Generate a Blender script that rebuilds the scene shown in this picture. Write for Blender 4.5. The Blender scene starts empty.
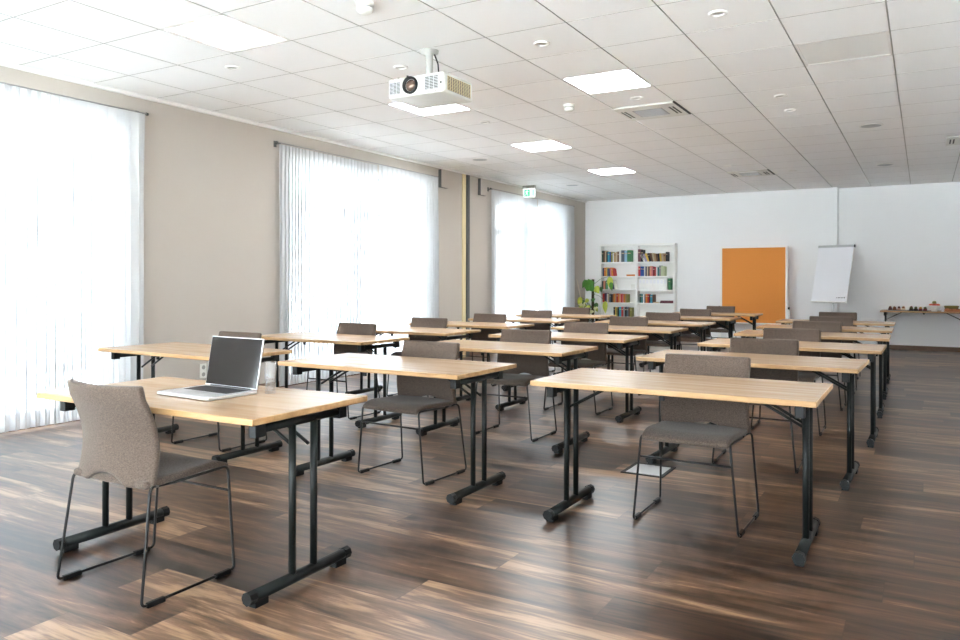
import bpy, bmesh, math, random
from mathutils import Vector, Matrix
PI = math.pi
R = math.radians
rng = random.Random(11)
sc = bpy.context.scene
COL = sc.collection

# ------------------------------------------------------------------ materials
def srgb(r, g, b):
    def f(c):
        c /= 255.0
        return c / 12.92 if c <= 0.04045 else ((c + 0.055) / 1.055) ** 2.4
    return (f(r), f(g), f(b), 1.0)

def new_mat(name):
    m = bpy.data.materials.new(name)
    m.use_nodes = True
    nt = m.node_tree
    for n in list(nt.nodes):
        nt.nodes.remove(n)
    out = nt.nodes.new('ShaderNodeOutputMaterial')
    return m, nt, out

def N(nt, t, **kw):
    n = nt.nodes.new(t)
    for k, v in kw.items():
        setattr(n, k, v)
    return n

def L(nt, a, b):
    nt.links.new(a, b)

def pbr(name, col, rough=0.5, metal=0.0, spec=0.5, noise=0.0, nscale=30.0, bump=0.0, trans=0.0, coat=0.0):
    m, nt, out = new_mat(name)
    p = N(nt, 'ShaderNodeBsdfPrincipled')
    p.inputs['Base Color'].default_value = col
    p.inputs['Roughness'].default_value = rough
    p.inputs['Metallic'].default_value = metal
    p.inputs['Specular IOR Level'].default_value = spec
    p.inputs['Transmission Weight'].default_value = trans
    p.inputs['Coat Weight'].default_value = coat
    L(nt, p.outputs[0], out.inputs[0])
    if noise or bump:
        tc = N(nt, 'ShaderNodeTexCoord')
        nz = N(nt, 'ShaderNodeTexNoise')
        nz.inputs['Scale'].default_value = nscale
        nz.inputs['Detail'].default_value = 4
        L(nt, tc.outputs['Object'], nz.inputs['Vector'])
        if noise:
            mx = N(nt, 'ShaderNodeMix', data_type='RGBA')
            mx.inputs[6].default_value = tuple(c * (1 - noise) for c in col[:3]) + (1,)
            mx.inputs[7].default_value = tuple(min(1, c * (1 + noise)) for c in col[:3]) + (1,)
            L(nt, nz.outputs['Fac'], mx.inputs[0])
            L(nt, mx.outputs[2], p.inputs['Base Color'])
        if bump:
            b = N(nt, 'ShaderNodeBump')
            b.inputs['Strength'].default_value = bump
            b.inputs['Distance'].default_value = 0.004
            L(nt, nz.outputs['Fac'], b.inputs['Height'])
            L(nt, b.outputs[0], p.inputs['Normal'])
    return m

def emis(name, col, strength):
    m, nt, out = new_mat(name)
    e = N(nt, 'ShaderNodeEmission')
    e.inputs[0].default_value = col
    e.inputs[1].default_value = strength
    L(nt, e.outputs[0], out.inputs[0])
    return m

def floor_mat():
    m, nt, out = new_mat('plank_floor')
    p = N(nt, 'ShaderNodeBsdfPrincipled')
    L(nt, p.outputs[0], out.inputs[0])
    tc = N(nt, 'ShaderNodeTexCoord')
    sep = N(nt, 'ShaderNodeSeparateXYZ')
    L(nt, tc.outputs['Object'], sep.inputs[0])
    def math_(op, a, b=None, c=None):
        n = N(nt, 'ShaderNodeMath', operation=op)
        for i, v in enumerate((a, b, c)):
            if v is None: continue
            if isinstance(v, (int, float)): n.inputs[i].default_value = v
            else: L(nt, v, n.inputs[i])
        return n.outputs[0]
    W, LEN = 0.2375, 1.36
    ry = math_('DIVIDE', math_('SUBTRACT', sep.outputs[1], 4.303), W)
    row = math_('FLOOR', ry)
    fy = math_('SUBTRACT', ry, row)
    # every second row shares its joints, with a little random slip
    par = math_('MODULO', math_('ADD', row, 100), 2)
    wn = N(nt, 'ShaderNodeTexWhiteNoise', noise_dimensions='1D')
    L(nt, row, wn.inputs['W'])
    off = math_('ADD', math_('MULTIPLY', par, 0.55), math_('MULTIPLY', wn.outputs['Value'], 0.35))
    rx = math_('ADD', math_('DIVIDE', sep.outputs[0], LEN), off)
    pl = math_('FLOOR', rx)
    fx = math_('SUBTRACT', rx, pl)
    cmb = N(nt, 'ShaderNodeCombineXYZ')
    L(nt, pl, cmb.inputs[0]); L(nt, row, cmb.inputs[1])
    wn2 = N(nt, 'ShaderNodeTexWhiteNoise', noise_dimensions='3D')
    L(nt, cmb.outputs[0], wn2.inputs['Vector'])
    # grain: noise stretched along the plank, shifted per plank
    cv = N(nt, 'ShaderNodeCombineXYZ')
    L(nt, math_('ADD', math_('MULTIPLY', sep.outputs[0], 1.1), math_('MULTIPLY', wn2.outputs['Value'], 37.0)), cv.inputs[0])
    L(nt, math_('MULTIPLY', sep.outputs[1], 9.0), cv.inputs[1])
    L(nt, math_('MULTIPLY', wn2.outputs['Value'], 11.0), cv.inputs[2])
    g1 = N(nt, 'ShaderNodeTexNoise')
    g1.inputs['Scale'].default_value = 1.3; g1.inputs['Detail'].default_value = 6; g1.inputs['Roughness'].default_value = 0.62
    g1.inputs['Distortion'].default_value = 0.6
    L(nt, cv.outputs[0], g1.inputs['Vector'])
    cv2 = N(nt, 'ShaderNodeCombineXYZ')
    L(nt, math_('MULTIPLY', sep.outputs[0], 3.0), cv2.inputs[0])
    L(nt, math_('MULTIPLY', sep.outputs[1], 42.0), cv2.inputs[1])
    L(nt, math_('MULTIPLY', wn2.outputs['Value'], 23.0), cv2.inputs[2])
    g2 = N(nt, 'ShaderNodeTexNoise')
    g2.inputs['Scale'].default_value = 1.6; g2.inputs['Detail'].default_value = 5; g2.inputs['Roughness'].default_value = 0.6
    L(nt, cv2.outputs[0], g2.inputs['Vector'])
    fac = math_('ADD', math_('MULTIPLY', g1.outputs['Fac'], 0.80), math_('MULTIPLY', g2.outputs['Fac'], 0.20))
    fac = math_('ADD', fac, math_('MULTIPLY', math_('SUBTRACT', wn2.outputs['Value'], 0.5), 0.20))
    cr = N(nt, 'ShaderNodeValToRGB')
    e = cr.color_ramp.elements
    e[0].position = 0.34; e[0].color = FL0
    e[1].position = 0.66; e[1].color = FL3
    x = e.new(0.44); x.color = FL1
    x = e.new(0.56); x.color = FL2
    L(nt, fac, cr.inputs[0])
    # joints: a thin dark seam
    ey = math_('MINIMUM', fy, math_('SUBTRACT', 1.0, fy))
    ex = math_('MINIMUM', fx, math_('SUBTRACT', 1.0, fx))
    gy = math_('LESS_THAN', ey, 0.008)
    gx = math_('LESS_THAN', ex, 0.0016)
    gap = math_('MAXIMUM', gy, gx)
    mx = N(nt, 'ShaderNodeMix', data_type='RGBA')
    L(nt, math_('MULTIPLY', gap, 0.6), mx.inputs[0])
    L(nt, cr.outputs[0], mx.inputs[6])
    mx.inputs[7].default_value = srgb(52, 38, 30)
    L(nt, mx.outputs[2], p.inputs['Base Color'])
    L(nt, math_('ADD', 0.29, math_('MULTIPLY', g1.outputs['Fac'], 0.06)), p.inputs['Roughness'])
    p.inputs['Specular IOR Level'].default_value = 0.6
    b = N(nt, 'ShaderNodeBump')
    b.inputs['Strength'].default_value = 0.08; b.inputs['Distance'].default_value = 0.002
    L(nt, math_('MULTIPLY', gap, -1.0), b.inputs['Height'])
    L(nt, b.outputs[0], p.inputs['Normal'])
    return m

FL0 = srgb(29, 19, 13); FL1 = srgb(68, 47, 34); FL2 = srgb(106, 78, 57); FL3 = srgb(162, 129, 99)

def wood_mat(name, dark, mid, light, rough=0.4, edge=False):
    m, nt, out = new_mat(name)
    p = N(nt, 'ShaderNodeBsdfPrincipled')
    L(nt, p.outputs[0], out.inputs[0])
    tc = N(nt, 'ShaderNodeTexCoord')
    oi = N(nt, 'ShaderNodeObjectInfo')
    mp = N(nt, 'ShaderNodeMapping')
    mp.inputs['Scale'].default_value = (1.4, 16.0, 16.0)
    L(nt, tc.outputs['Object'], mp.inputs[0])
    ml = N(nt, 'ShaderNodeVectorMath', operation='ADD')
    L(nt, mp.outputs[0], ml.inputs[0])
    cb = N(nt, 'ShaderNodeCombineXYZ')
    mm = N(nt, 'ShaderNodeMath', operation='MULTIPLY'); mm.inputs[1].default_value = 40
    L(nt, oi.outputs['Random'], mm.inputs[0])
    L(nt, mm.outputs[0], cb.inputs[0]); L(nt, mm.outputs[0], cb.inputs[2])
    L(nt, cb.outputs[0], ml.inputs[1])
    nz = N(nt, 'ShaderNodeTexNoise')
    nz.inputs['Scale'].default_value = 1.1; nz.inputs['Detail'].default_value = 6; nz.inputs['Roughness'].default_value = 0.6
    nz.inputs['Distortion'].default_value = 0.4
    L(nt, ml.outputs[0], nz.inputs['Vector'])
    cr = N(nt, 'ShaderNodeValToRGB')
    e = cr.color_ramp.elements
    e[0].position = 0.32; e[0].color = dark
    e[1].position = 0.68; e[1].color = light
    x = e.new(0.5); x.color = mid
    L(nt, nz.outputs['Fac'], cr.inputs[0])
    L(nt, cr.outputs[0], p.inputs['Base Color'])
    p.inputs['Roughness'].default_value = rough
    return m

def fabric_mat(name, a, b):
    m, nt, out = new_mat(name)
    p = N(nt, 'ShaderNodeBsdfPrincipled')
    L(nt, p.outputs[0], out.inputs[0])
    tc = N(nt, 'ShaderNodeTexCoord')
    mp = N(nt, 'ShaderNodeMapping'); mp.inputs['Scale'].default_value = (1.0, 1.0, 2.2)
    L(nt, tc.outputs['Object'], mp.inputs[0])
    nz = N(nt, 'ShaderNodeTexNoise')
    nz.inputs['Scale'].default_value = 130; nz.inputs['Detail'].default_value = 3; nz.inputs['Roughness'].default_value = 0.7
    L(nt, mp.outputs[0], nz.inputs['Vector'])
    cr = N(nt, 'ShaderNodeValToRGB')
    e = cr.color_ramp.elements
    e[0].position = 0.33; e[0].color = a
    e[1].position = 0.67; e[1].color = b
    L(nt, nz.outputs['Fac'], cr.inputs[0])
    L(nt, cr.outputs[0], p.inputs['Base Color'])
    p.inputs['Roughness'].default_value = 0.9
    p.inputs['Specular IOR Level'].default_value = 0.15
    p.inputs['Sheen Weight'].default_value = 0.15
    bp = N(nt, 'ShaderNodeBump'); bp.inputs['Strength'].default_value = 0.25; bp.inputs['Distance'].default_value = 0.002
    L(nt, nz.outputs['Fac'], bp.inputs['Height'])
    L(nt, bp.outputs[0], p.inputs['Normal'])
    return m

def sheer_mat():
    m, nt, out = new_mat('sheer_voile')
    t = N(nt, 'ShaderNodeBsdfTransparent'); t.inputs[0].default_value = (0.97, 0.98, 1, 1)
    tl = N(nt, 'ShaderNodeBsdfTranslucent'); tl.inputs[0].default_value = (0.22, 0.225, 0.24, 1)
    d = N(nt, 'ShaderNodeBsdfDiffuse'); d.inputs[0].default_value = (0.95, 0.95, 0.95, 1)
    a = N(nt, 'ShaderNodeMixShader'); a.inputs[0].default_value = 0.55
    L(nt, tl.outputs[0], a.inputs[1]); L(nt, d.outputs[0], a.inputs[2])
    # the weave looks denser where it is seen edge-on
    lw = N(nt, 'ShaderNodeLayerWeight'); lw.inputs[0].default_value = 0.35
    mr = N(nt, 'ShaderNodeMapRange')
    mr.inputs[3].default_value = SHEER0; mr.inputs[4].default_value = 0.99
    L(nt, lw.outputs['Facing'], mr.inputs[0])
    b = N(nt, 'ShaderNodeMixShader')
    L(nt, mr.outputs[0], b.inputs[0])
    L(nt, t.outputs[0], b.inputs[1]); L(nt, a.outputs[0], b.inputs[2])
    L(nt, b.outputs[0], out.inputs[0])
    return m
SHEER0 = 0.90

def pane_mat(name, tint=(0.96, 0.98, 0.98, 1), refl=0.045):
    m, nt, out = new_mat(name)
    t = N(nt, 'ShaderNodeBsdfTransparent'); t.inputs[0].default_value = tint
    g = N(nt, 'ShaderNodeBsdfGlossy'); g.inputs['Roughness'].default_value = 0.02
    f = N(nt, 'ShaderNodeLayerWeight'); f.inputs[0].default_value = 0.5
    pw = N(nt, 'ShaderNodeMath', operation='POWER'); pw.inputs[1].default_value = 4.5
    L(nt, f.outputs['Facing'], pw.inputs[0])
    ma = N(nt, 'ShaderNodeMath', operation='MULTIPLY_ADD'); ma.inputs[1].default_value = 0.75; ma.inputs[2].default_value = refl
    L(nt, pw.outputs[0], ma.inputs[0])
    b = N(nt, 'ShaderNodeMixShader')
    L(nt, ma.outputs[0], b.inputs[0]); L(nt, t.outputs[0], b.inputs[1]); L(nt, g.outputs[0], b.inputs[2])
    L(nt, b.outputs[0], out.inputs[0])
    return m

M = {}
M['floor'] = floor_mat()
M['wall_grey'] = pbr('wall_warm_grey', srgb(188, 179, 169), 0.85, noise=0.02, nscale=3, bump=0.0)
M['wall_white'] = pbr('wall_white', srgb(248, 248, 248), 0.85, noise=0.015, nscale=3)
M['tile'] = pbr('ceiling_tile', srgb(250, 250, 249), 0.9, noise=0.01, nscale=60)
M['grid'] = pbr('ceiling_grid', srgb(190, 188, 184), 0.6)
M['cornice'] = pbr('cornice_white', srgb(232, 230, 226), 0.7)
M['skirt'] = pbr('brown_skirting', srgb(104, 80, 62), 0.5, noise=0.15, nscale=12)
M['oak'] = wood_mat('light_oak', srgb(186, 152, 119), srgb(195, 163, 132), srgb(204, 175, 147), 0.22)
M['oak_edge'] = wood_mat('oak_edge', srgb(166, 127, 82), srgb(184, 145, 98), srgb(200, 163, 118), 0.45)
M['black'] = pbr('black_steel', srgb(22, 26, 25), 0.42, spec=0.3)
M['cap'] = pbr('black_plastic', srgb(18, 20, 20), 0.5, spec=0.35)
M['chrome_dark'] = pbr('dark_wire', srgb(44, 44, 44), 0.3, metal=0.5)
M['fabric'] = fabric_mat('grey_fabric', srgb(76, 65, 58), srgb(110, 96, 86))
M['sheer'] = sheer_mat()
M['rod'] = pbr('curtain_rod_steel', srgb(150, 148, 146), 0.35, metal=0.5)
M['frame'] = pbr('window_frame', srgb(150, 154, 162), 0.4)
M['pane'] = pane_mat('window_pane')
M['white'] = pbr('white_lacquer', srgb(247, 246, 242), 0.4)
M['white_plastic'] = pbr('white_plastic', srgb(228, 227, 220), 0.4)
M['proj'] = pbr('projector_shell', srgb(214, 213, 206), 0.4)
M['mount'] = pbr('mount_grey', srgb(186, 186, 180), 0.4)
M['cream'] = pbr('cream_strip', srgb(222, 204, 160), 0.6)
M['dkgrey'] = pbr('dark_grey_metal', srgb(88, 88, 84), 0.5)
M['grille'] = pbr('grey_grille', srgb(158, 156, 150), 0.5)
M['slot'] = pbr('dark_slot', srgb(48, 47, 44), 0.6)
M['panel_light'] = emis('lamp_diffuser', (0.86, 0.94, 1.0, 1), 3.5)
M['panel_high'] = emis('lamp_diffuser_full', (0.90, 0.96, 1.0, 1), 5.5)
M['panel_low'] = emis('lamp_diffuser_dimmed', (1, 0.99, 0.97, 1), 0.165)
M['panel_dim'] = pbr('diffuser_off', srgb(238, 237, 233), 0.5)
M['lens_grey'] = pbr('downlight_reflector', srgb(170, 166, 160), 0.3, metal=0.4)
M['speaker'] = pbr('speaker_mesh', srgb(196, 198, 200), 0.6)
M['cork'] = pbr('orange_felt', srgb(236, 152, 72), 0.9, noise=0.08, nscale=80)
M['alu'] = pbr('aluminium', srgb(200, 201, 202), 0.35, metal=0.6)
M['laptop'] = pbr('silver_laptop', srgb(214, 214, 216), 0.35, metal=0.6)
M['screen'] = pbr('black_glass', srgb(20, 18, 20), 0.06, spec=0.45)
M['keys'] = pbr('black_keys', srgb(34, 34, 36), 0.5)
M['paper'] = pbr('paper', srgb(240, 240, 244), 0.8)
M['ink'] = pbr('ink', srgb(120, 120, 124), 0.8)
M['green_sign'] = emis('green_sign', srgb(0, 168, 112), 0.22)
M['sign_white'] = emis('sign_white', (0.9, 1, 0.95, 1), 0.19)
M['leaf'] = pbr('leaf_green', srgb(70, 132, 40), 0.45, noise=0.15, nscale=14)
M['leaf_dk'] = pbr('leaf_dark_green', srgb(62, 104, 44), 0.45, noise=0.15, nscale=14)
M['leaf_y'] = pbr('leaf_yellow_green', srgb(186, 196, 76), 0.5, noise=0.15, nscale=14)
M['leaf_c'] = pbr('leaf_cream', srgb(216, 214, 160), 0.5, noise=0.15, nscale=14)
M['moss'] = pbr('moss_pole_brown', srgb(58, 44, 32), 0.95, noise=0.3, nscale=40, bump=0.6)
M['stick'] = pbr('pale_stick', srgb(206, 194, 176), 0.7)
M['pot'] = pbr('grey_pot', srgb(150, 148, 146), 0.5)
M['soil'] = pbr('soil', srgb(60, 46, 36), 0.95, noise=0.3)
M['concrete'] = pbr('terrace_paving', srgb(226, 226, 226), 0.8, noise=0.05, nscale=2)
M['render_white'] = pbr('white_render', srgb(236, 236, 236), 0.8)
M['slate'] = pbr('slate_grey', srgb(140, 144, 152), 0.7)
M['tree'] = pbr('tree_leaves', srgb(108, 128, 110), 0.9, noise=0.3, nscale=5)
M['trunk'] = pbr('tree_bark', srgb(90, 78, 68), 0.9, noise=0.2)
M['glass'] = pane_mat('clear_glass', (0.95, 0.96, 0.97, 1), 0.14)
M['water'] = pane_mat('water', (0.97, 0.99, 1, 1))

# ------------------------------------------------------------------ mesh builder
class MB:
    def __init__(s):
        s.bm = bmesh.new()
        s.mi = 0
    def _mark(s, faces):
        for f in faces:
            f.material_index = s.mi
    def box(s, lo, hi, bev=0.0, seg=2, mat=None):
        c = [(a + b) / 2 for a, b in zip(lo, hi)]
        d = [abs(b - a) for a, b in zip(lo, hi)]
        m4 = Matrix.Translation(c) @ Matrix.Diagonal((d[0], d[1], d[2], 1))
        if mat is not None: m4 = mat @ m4
        old = set(s.bm.faces)
        r = bmesh.ops.create_cube(s.bm, size=1.0, matrix=m4)
        if bev > 0:
            es = {e for v in r['verts'] for e in v.link_edges}
            bmesh.ops.bevel(s.bm, geom=list(es), offset=bev, segments=seg, affect='EDGES', profile=0.5)
        s._mark([f for f in s.bm.faces if f not in old])
        return s
    def cyl(s, a, b, r, r2=None, n=12, smooth=True):
        a, b = Vector(a), Vector(b)
        d = b - a
        q = d.to_track_quat('Z', 'Y').to_matrix().to_4x4()
        m4 = Matrix.Translation((a + b) / 2) @ q
        old = set(s.bm.faces)
        bmesh.ops.create_cone(s.bm, cap_ends=True, segments=n, radius1=r, radius2=r if r2 is None else r2, depth=d.length, matrix=m4)
        for f in s.bm.faces:
            if f not in old:
                f.material_index = s.mi
                if smooth and len(f.verts) == 4: f.smooth = True
        return s
    def tube(s, pts, r, n=8, closed=False):
        pts = [Vector(p) for p in pts]
        rings = []
        up = None
        k = len(pts)
        for i, p in enumerate(pts):
            if closed:
                t = (pts[(i + 1) % k] - pts[i - 1]).normalized()
            else:
                t = (pts[min(i + 1, k - 1)] - pts[max(i - 1, 0)]).normalized()
            if up is None:
                up = Vector((0, 0, 1)) if abs(t.z) < 0.9 else Vector((1, 0, 0))
            x = t.cross(up)
            if x.length < 1e-4:
                x = t.cross(Vector((0, 1, 0)))
            x.normalize()
            y = x.cross(t).normalized()
            up = y
            rr = r[i] if isinstance(r, (list, tuple)) else r
            rings.append([s.bm.verts.new(p + (x * math.cos(2 * PI * j / n) + y * math.sin(2 * PI * j / n)) * rr) for j in range(n)])
        rng_ = range(k) if closed else range(k - 1)
        for i in rng_:
            A, B = rings[i], rings[(i + 1) % k]
            for j in range(n):
                f = s.bm.faces.new((A[j], A[(j + 1) % n], B[(j + 1) % n], B[j]))
                f.smooth = True; f.material_index = s.mi
        if not closed:
            for q in (rings[0][::-1], rings[-1]):
                f = s.bm.faces.new(q); f.material_index = s.mi
        return s
    def lathe(s, prof, c=(0, 0, 0), n=24, smooth=True):
        c = Vector(c)
        rings = []
        for r, z in prof:
            if r < 1e-6:
                rings.append([s.bm.verts.new(c + Vector((0, 0, z)))])
            else:
                rings.append([s.bm.verts.new(c + Vector((r * math.cos(2 * PI * j / n), r * math.sin(2 * PI * j / n), z))) for j in range(n)])
        for A, B in zip(rings, rings[1:]):
            for j in range(n):
                q = []
                a0, a1 = A[j % len(A)], A[(j + 1) % n % len(A)]
                b0, b1 = B[j % len(B)], B[(j + 1) % n % len(B)]
                for v in (a0, a1, b1, b0):
                    if v not in q: q.append(v)
                if len(q) >= 3:
                    f = s.bm.faces.new(q); f.smooth = smooth; f.material_index = s.mi
        return s
    def quad(s, pts):
        f = s.bm.faces.new([s.bm.verts.new(p) for p in pts]); f.material_index = s.mi
        return s
    def ball(s, c, r, sc_=(1, 1, 1), sub=2, jit=0.0, rg=None):
        m4 = Matrix.Translation(c) @ Matrix.Diagonal((sc_[0], sc_[1], sc_[2], 1))
        old = set(s.bm.faces)
        v = bmesh.ops.create_icosphere(s.bm, subdivisions=sub, radius=r, matrix=m4)['verts']
        if jit:
            for w in v:
                w.co += (w.co - Vector(c)) * (rg.random() - 0.5) * jit
        for f in s.bm.faces:
            if f not in old: f.smooth = True; f.material_index = s.mi
        return s
    def build(s, name, mats, parent=None, loc=None, rot=None, kind=None, recalc=True):
        if recalc: bmesh.ops.recalc_face_normals(s.bm, faces=s.bm.faces[:])
        me = bpy.data.meshes.new(name)
        s.bm.to_mesh(me); s.bm.free()
        for m in (mats if isinstance(mats, (list, tuple)) else [mats]):
            me.materials.append(m)
        o = bpy.data.objects.new(name, me)
        COL.objects.link(o)
        if parent is not None: o.parent = parent
        if loc is not None: o.location = loc
        if rot is not None: o.rotation_euler = rot
        if kind: o['kind'] = kind
        return o

def tag(o, label, cat, group=None, kind=None):
    o['label'] = label
    o['category'] = cat
    if group: o['group'] = group
    if kind: o['kind'] = kind
    return o

def thing(name, label, cat, loc=(0, 0, 0), rz=0.0, group=None):
    o = bpy.data.objects.new(name, None)
    o.empty_display_size = 0.1
    COL.objects.link(o)
    o.location = loc
    o.rotation_euler = (0, 0, rz)
    return tag(o, label, cat, group)

def dup(root, label, loc, rz=0.0, group=None):
    r = root.copy(); COL.objects.link(r)
    r.location = loc; r.rotation_euler = (0, 0, rz)
    r['label'] = label
    if group: r['group'] = group
    for ch in list(root.children):
        c = ch.copy(); COL.objects.link(c); c.parent = r
        for g in list(ch.children):
            d = g.copy(); COL.objects.link(d); d.parent = c
    return r

def bake(o):
    """apply the object's modifiers to its mesh"""
    bpy.context.view_layer.update()
    dg = bpy.context.evaluated_depsgraph_get()
    me = bpy.data.meshes.new_from_object(o.evaluated_get(dg))
    me.name = o.data.name
    o.modifiers.clear()
    o.data = me
    return o

# ------------------------------------------------------------------ room dimensions
XL, XR = -6.55, 1.62
YB, YF, YF2 = -3.6, 15.86, 16.06
XSTEP = -1.42
H = 3.05
WT = 0.30
# window openings along the left wall (y0, y1); the unseen first one stays uncurtained to add light
WIN = [(-3.35, -0.55), (1.62, 4.45), (6.68, 9.52), (11.72, 14.62)]
WZ0, WZ1 = 0.04, 2.70

# ------------------------------------------------------------------ setting
b = MB()
b.quad([(XL - WT, YB - WT, 0), (XR + WT, YB - WT, 0), (XR + WT, YF2 + WT, 0), (XL - WT, YF2 + WT, 0)])
b.build('floor', M['floor'], kind='structure', recalc=False)

# left wall with its openings
b = MB()
ys = [YB - WT] + [v for w in WIN for v in w] + [YF2 + WT]
for i in range(0, len(ys), 2):
    b.box((XL - WT, ys[i], 0), (XL, ys[i + 1], H + 0.2))
for (a, c) in WIN:
    b.box((XL - WT, a, WZ1), (XL, c, H + 0.2))
    b.box((XL - WT, a, 0), (XL, c, WZ0))
b.build('wall_left', M['wall_grey'], kind='structure')

b = MB()
b.box((XL, YF, 0), (XSTEP, YF2 + WT, H + 0.2))
b.box((XSTEP, YF2, 0), (XR + WT, YF2 + WT, H + 0.2))
b.build('wall_far', M['wall_white'], kind='structure')
b = MB(); b.box((XR, YB - WT, 0), (XR + WT, YF2, H + 0.2)); b.build('wall_right', M['wall_white'], kind='structure')
# rear wall (behind the camera) with tall unseen windows added as fill light
FILL_WIN = [(-6.2, -3.6), (-3.2, -0.6), (-0.3, 1.3)]
b = MB()
xs = [XL] + [v for w in FILL_WIN for v in w] + [XR]
for i in range(0, len(xs), 2):
    b.box((xs[i], YB - WT, 0), (xs[i + 1], YB, H + 0.2))
for (a, c) in FILL_WIN:
    b.box((a, YB - WT, 2.75), (c, YB, H + 0.2))
    b.box((a, YB - WT, 0), (c, YB, 0.30))
b.build('wall_back', M['wall_white'], kind='structure')

# suspended ceiling: real tiles with open joints on a grid
GX0, GXP = -0.213, 0.6445
GY0, GYP = 5.505, 0.661
# lamp panels sit in the grid in place of a tile: (ix, iy) of the tile whose low corner is GX0+ix*GXP, GY0+iy*GYP
PANELS = {(-7, -3): 2, (-7, 1): 1, (-7, 5): 3, (-7, 9): 3, (-4, 1): 1, (-1, 1): 0}
b = MB()
for ix in range(-11, 5):
    for iy in range(-15, 18):
        x0, x1 = GX0 + ix * GXP, GX0 + (ix + 1) * GXP
        y0, y1 = GY0 + iy * GYP, GY0 + (iy + 1) * GYP
        x0 = max(x0, XL); x1 = min(x1, XR); y0 = max(y0, YB); y1 = min(y1, YF2)
        if x1 - x0 < 0.05 or y1 - y0 < 0.05 or (ix, iy) in PANELS: continue
        b.box((x0 + 0.0052, y0 + 0.0042, H), (x1 - 0.0052, y1 - 0.0042, H + 0.016))
for f in b.bm.faces:
    f.normal_update()
    if abs(f.normal.z) < 0.5: f.material_index = 1
b.mi = 1
b.box((XL, YB, H + 0.012), (XR, YF2, H + 0.05))
b.build('ceiling', [M['tile'], M['grid']], kind='structure')

b = MB()
b.box((XL, YB, H - 0.035), (XL + 0.035, YF, H - 0.001), 0.006)
b.build('trim_1', M['cornice'], kind='structure')
for nm, lo, hi in (('baseboard_left', None, None), ('baseboard_far', (XSTEP, YF2 - 0.014, 0), (XR, YF2, 0.085)), ('baseboard_right', (XR - 0.014, YB, 0), (XR, YF2 - 0.014, 0.085))):
    b = MB()
    if lo is None:
        for i in range(0, len(ys), 2):
            b.box((XL, max(YB, ys[i]), 0), (XL + 0.014, min(YF, ys[i + 1]), 0.075))
        for (a, c) in WIN:
            b.box((XL - 0.02, a, 0), (XL + 0.014, c, 0.03))
    else:
        b.box(lo, hi, 0.003)
        if nm == 'baseboard_far':
            b.box((XL + 0.014, YF - 0.014, 0), (XSTEP + 0.014, YF, 0.085))
            b.box((XSTEP, YF, 0), (XSTEP + 0.014, YF2 - 0.014, 0.085))
    b.build(nm, M['skirt'], kind='structure')

# windows: frame with transom and mullions, glass as child
def window(name, a0, a1, z0, z1, plane, axis, transom=2.155):
    def P(a, d, z):
        return (plane + d, a, z) if axis == 'y' else (a, plane + d, z)
    def bx(b, a, c, z, w, d0=-0.04, d1=0.04):
        p, q = P(a, d0, z), P(c, d1, w)
        b.box([min(i, j) for i, j in zip(p, q)], [max(i, j) for i, j in zip(p, q)], 0.006, 1)
    fr = MB()
    t = 0.07
    bx(fr, a0, a0 + t, z0, z1); bx(fr, a1 - t, a1, z0, z1)
    bx(fr, a0, a1, z0, z0 + t); bx(fr, a0, a1, z1 - t, z1)
    bx(fr, a0, a1, transom - 0.06, transom + 0.06)
    mid = (a0 + a1) / 2
    bx(fr, mid - 0.055, mid + 0.055, z0, z1)
    f = fr.build(name, M['frame'], kind='structure')
    g = MB()
    for (u, v) in ((a0 + t, mid - 0.055), (mid + 0.055, a1 - t)):
        for (z, w) in ((z0 + t, transom - 0.06), (transom + 0.06, z1 - t)):
            bx(g, u - 0.004, v + 0.004, z - 0.004, w + 0.004, -0.004, 0.004)
    g.build('window_glass', M['pane'], parent=f)
    h = MB()
    for s in (-1, 1):
        p = P(mid + s * 0.03, 0.045, 1.02); q = P(mid + s * 0.03, 0.06, 1.15)
        h.box([min(p[i], q[i]) - 0.008 for i in range(3)], [max(p[i], q[i]) + 0.008 for i in range(3)], 0.003)
    h.build('window_handle', M['alu'], parent=f)
    return f
for i, (a, c) in enumerate(WIN):
    window('window_%d' % (i + 1), a, c, WZ0, WZ1, XL - 0.16, 'y')
for i, (a, c) in enumerate(FILL_WIN):
    window('window_%d' % (i + 5), a, c, 0.30, 2.75, YB - 0.16, 'x')  # unseen rear openings, added to bring more daylight into the room

# partition channel on the left wall
b = MB()
b.box((XL, 10.72, 0), (XL + 0.035, 10.80, H - 0.036), 0.004)
tag(b.build('partition_channel', M['dkgrey']), 'dark grey vertical channel running up the left wall between two curtained windows', 'wall channel')
b = MB()
b.box((XL, 10.60, 0), (XL + 0.02, 10.70, H - 0.036), 0.004)
tag(b.build('wall_strip', M['cream']), 'cream yellow vertical strip on the left wall beside the dark grey channel', 'wall strip')

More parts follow.
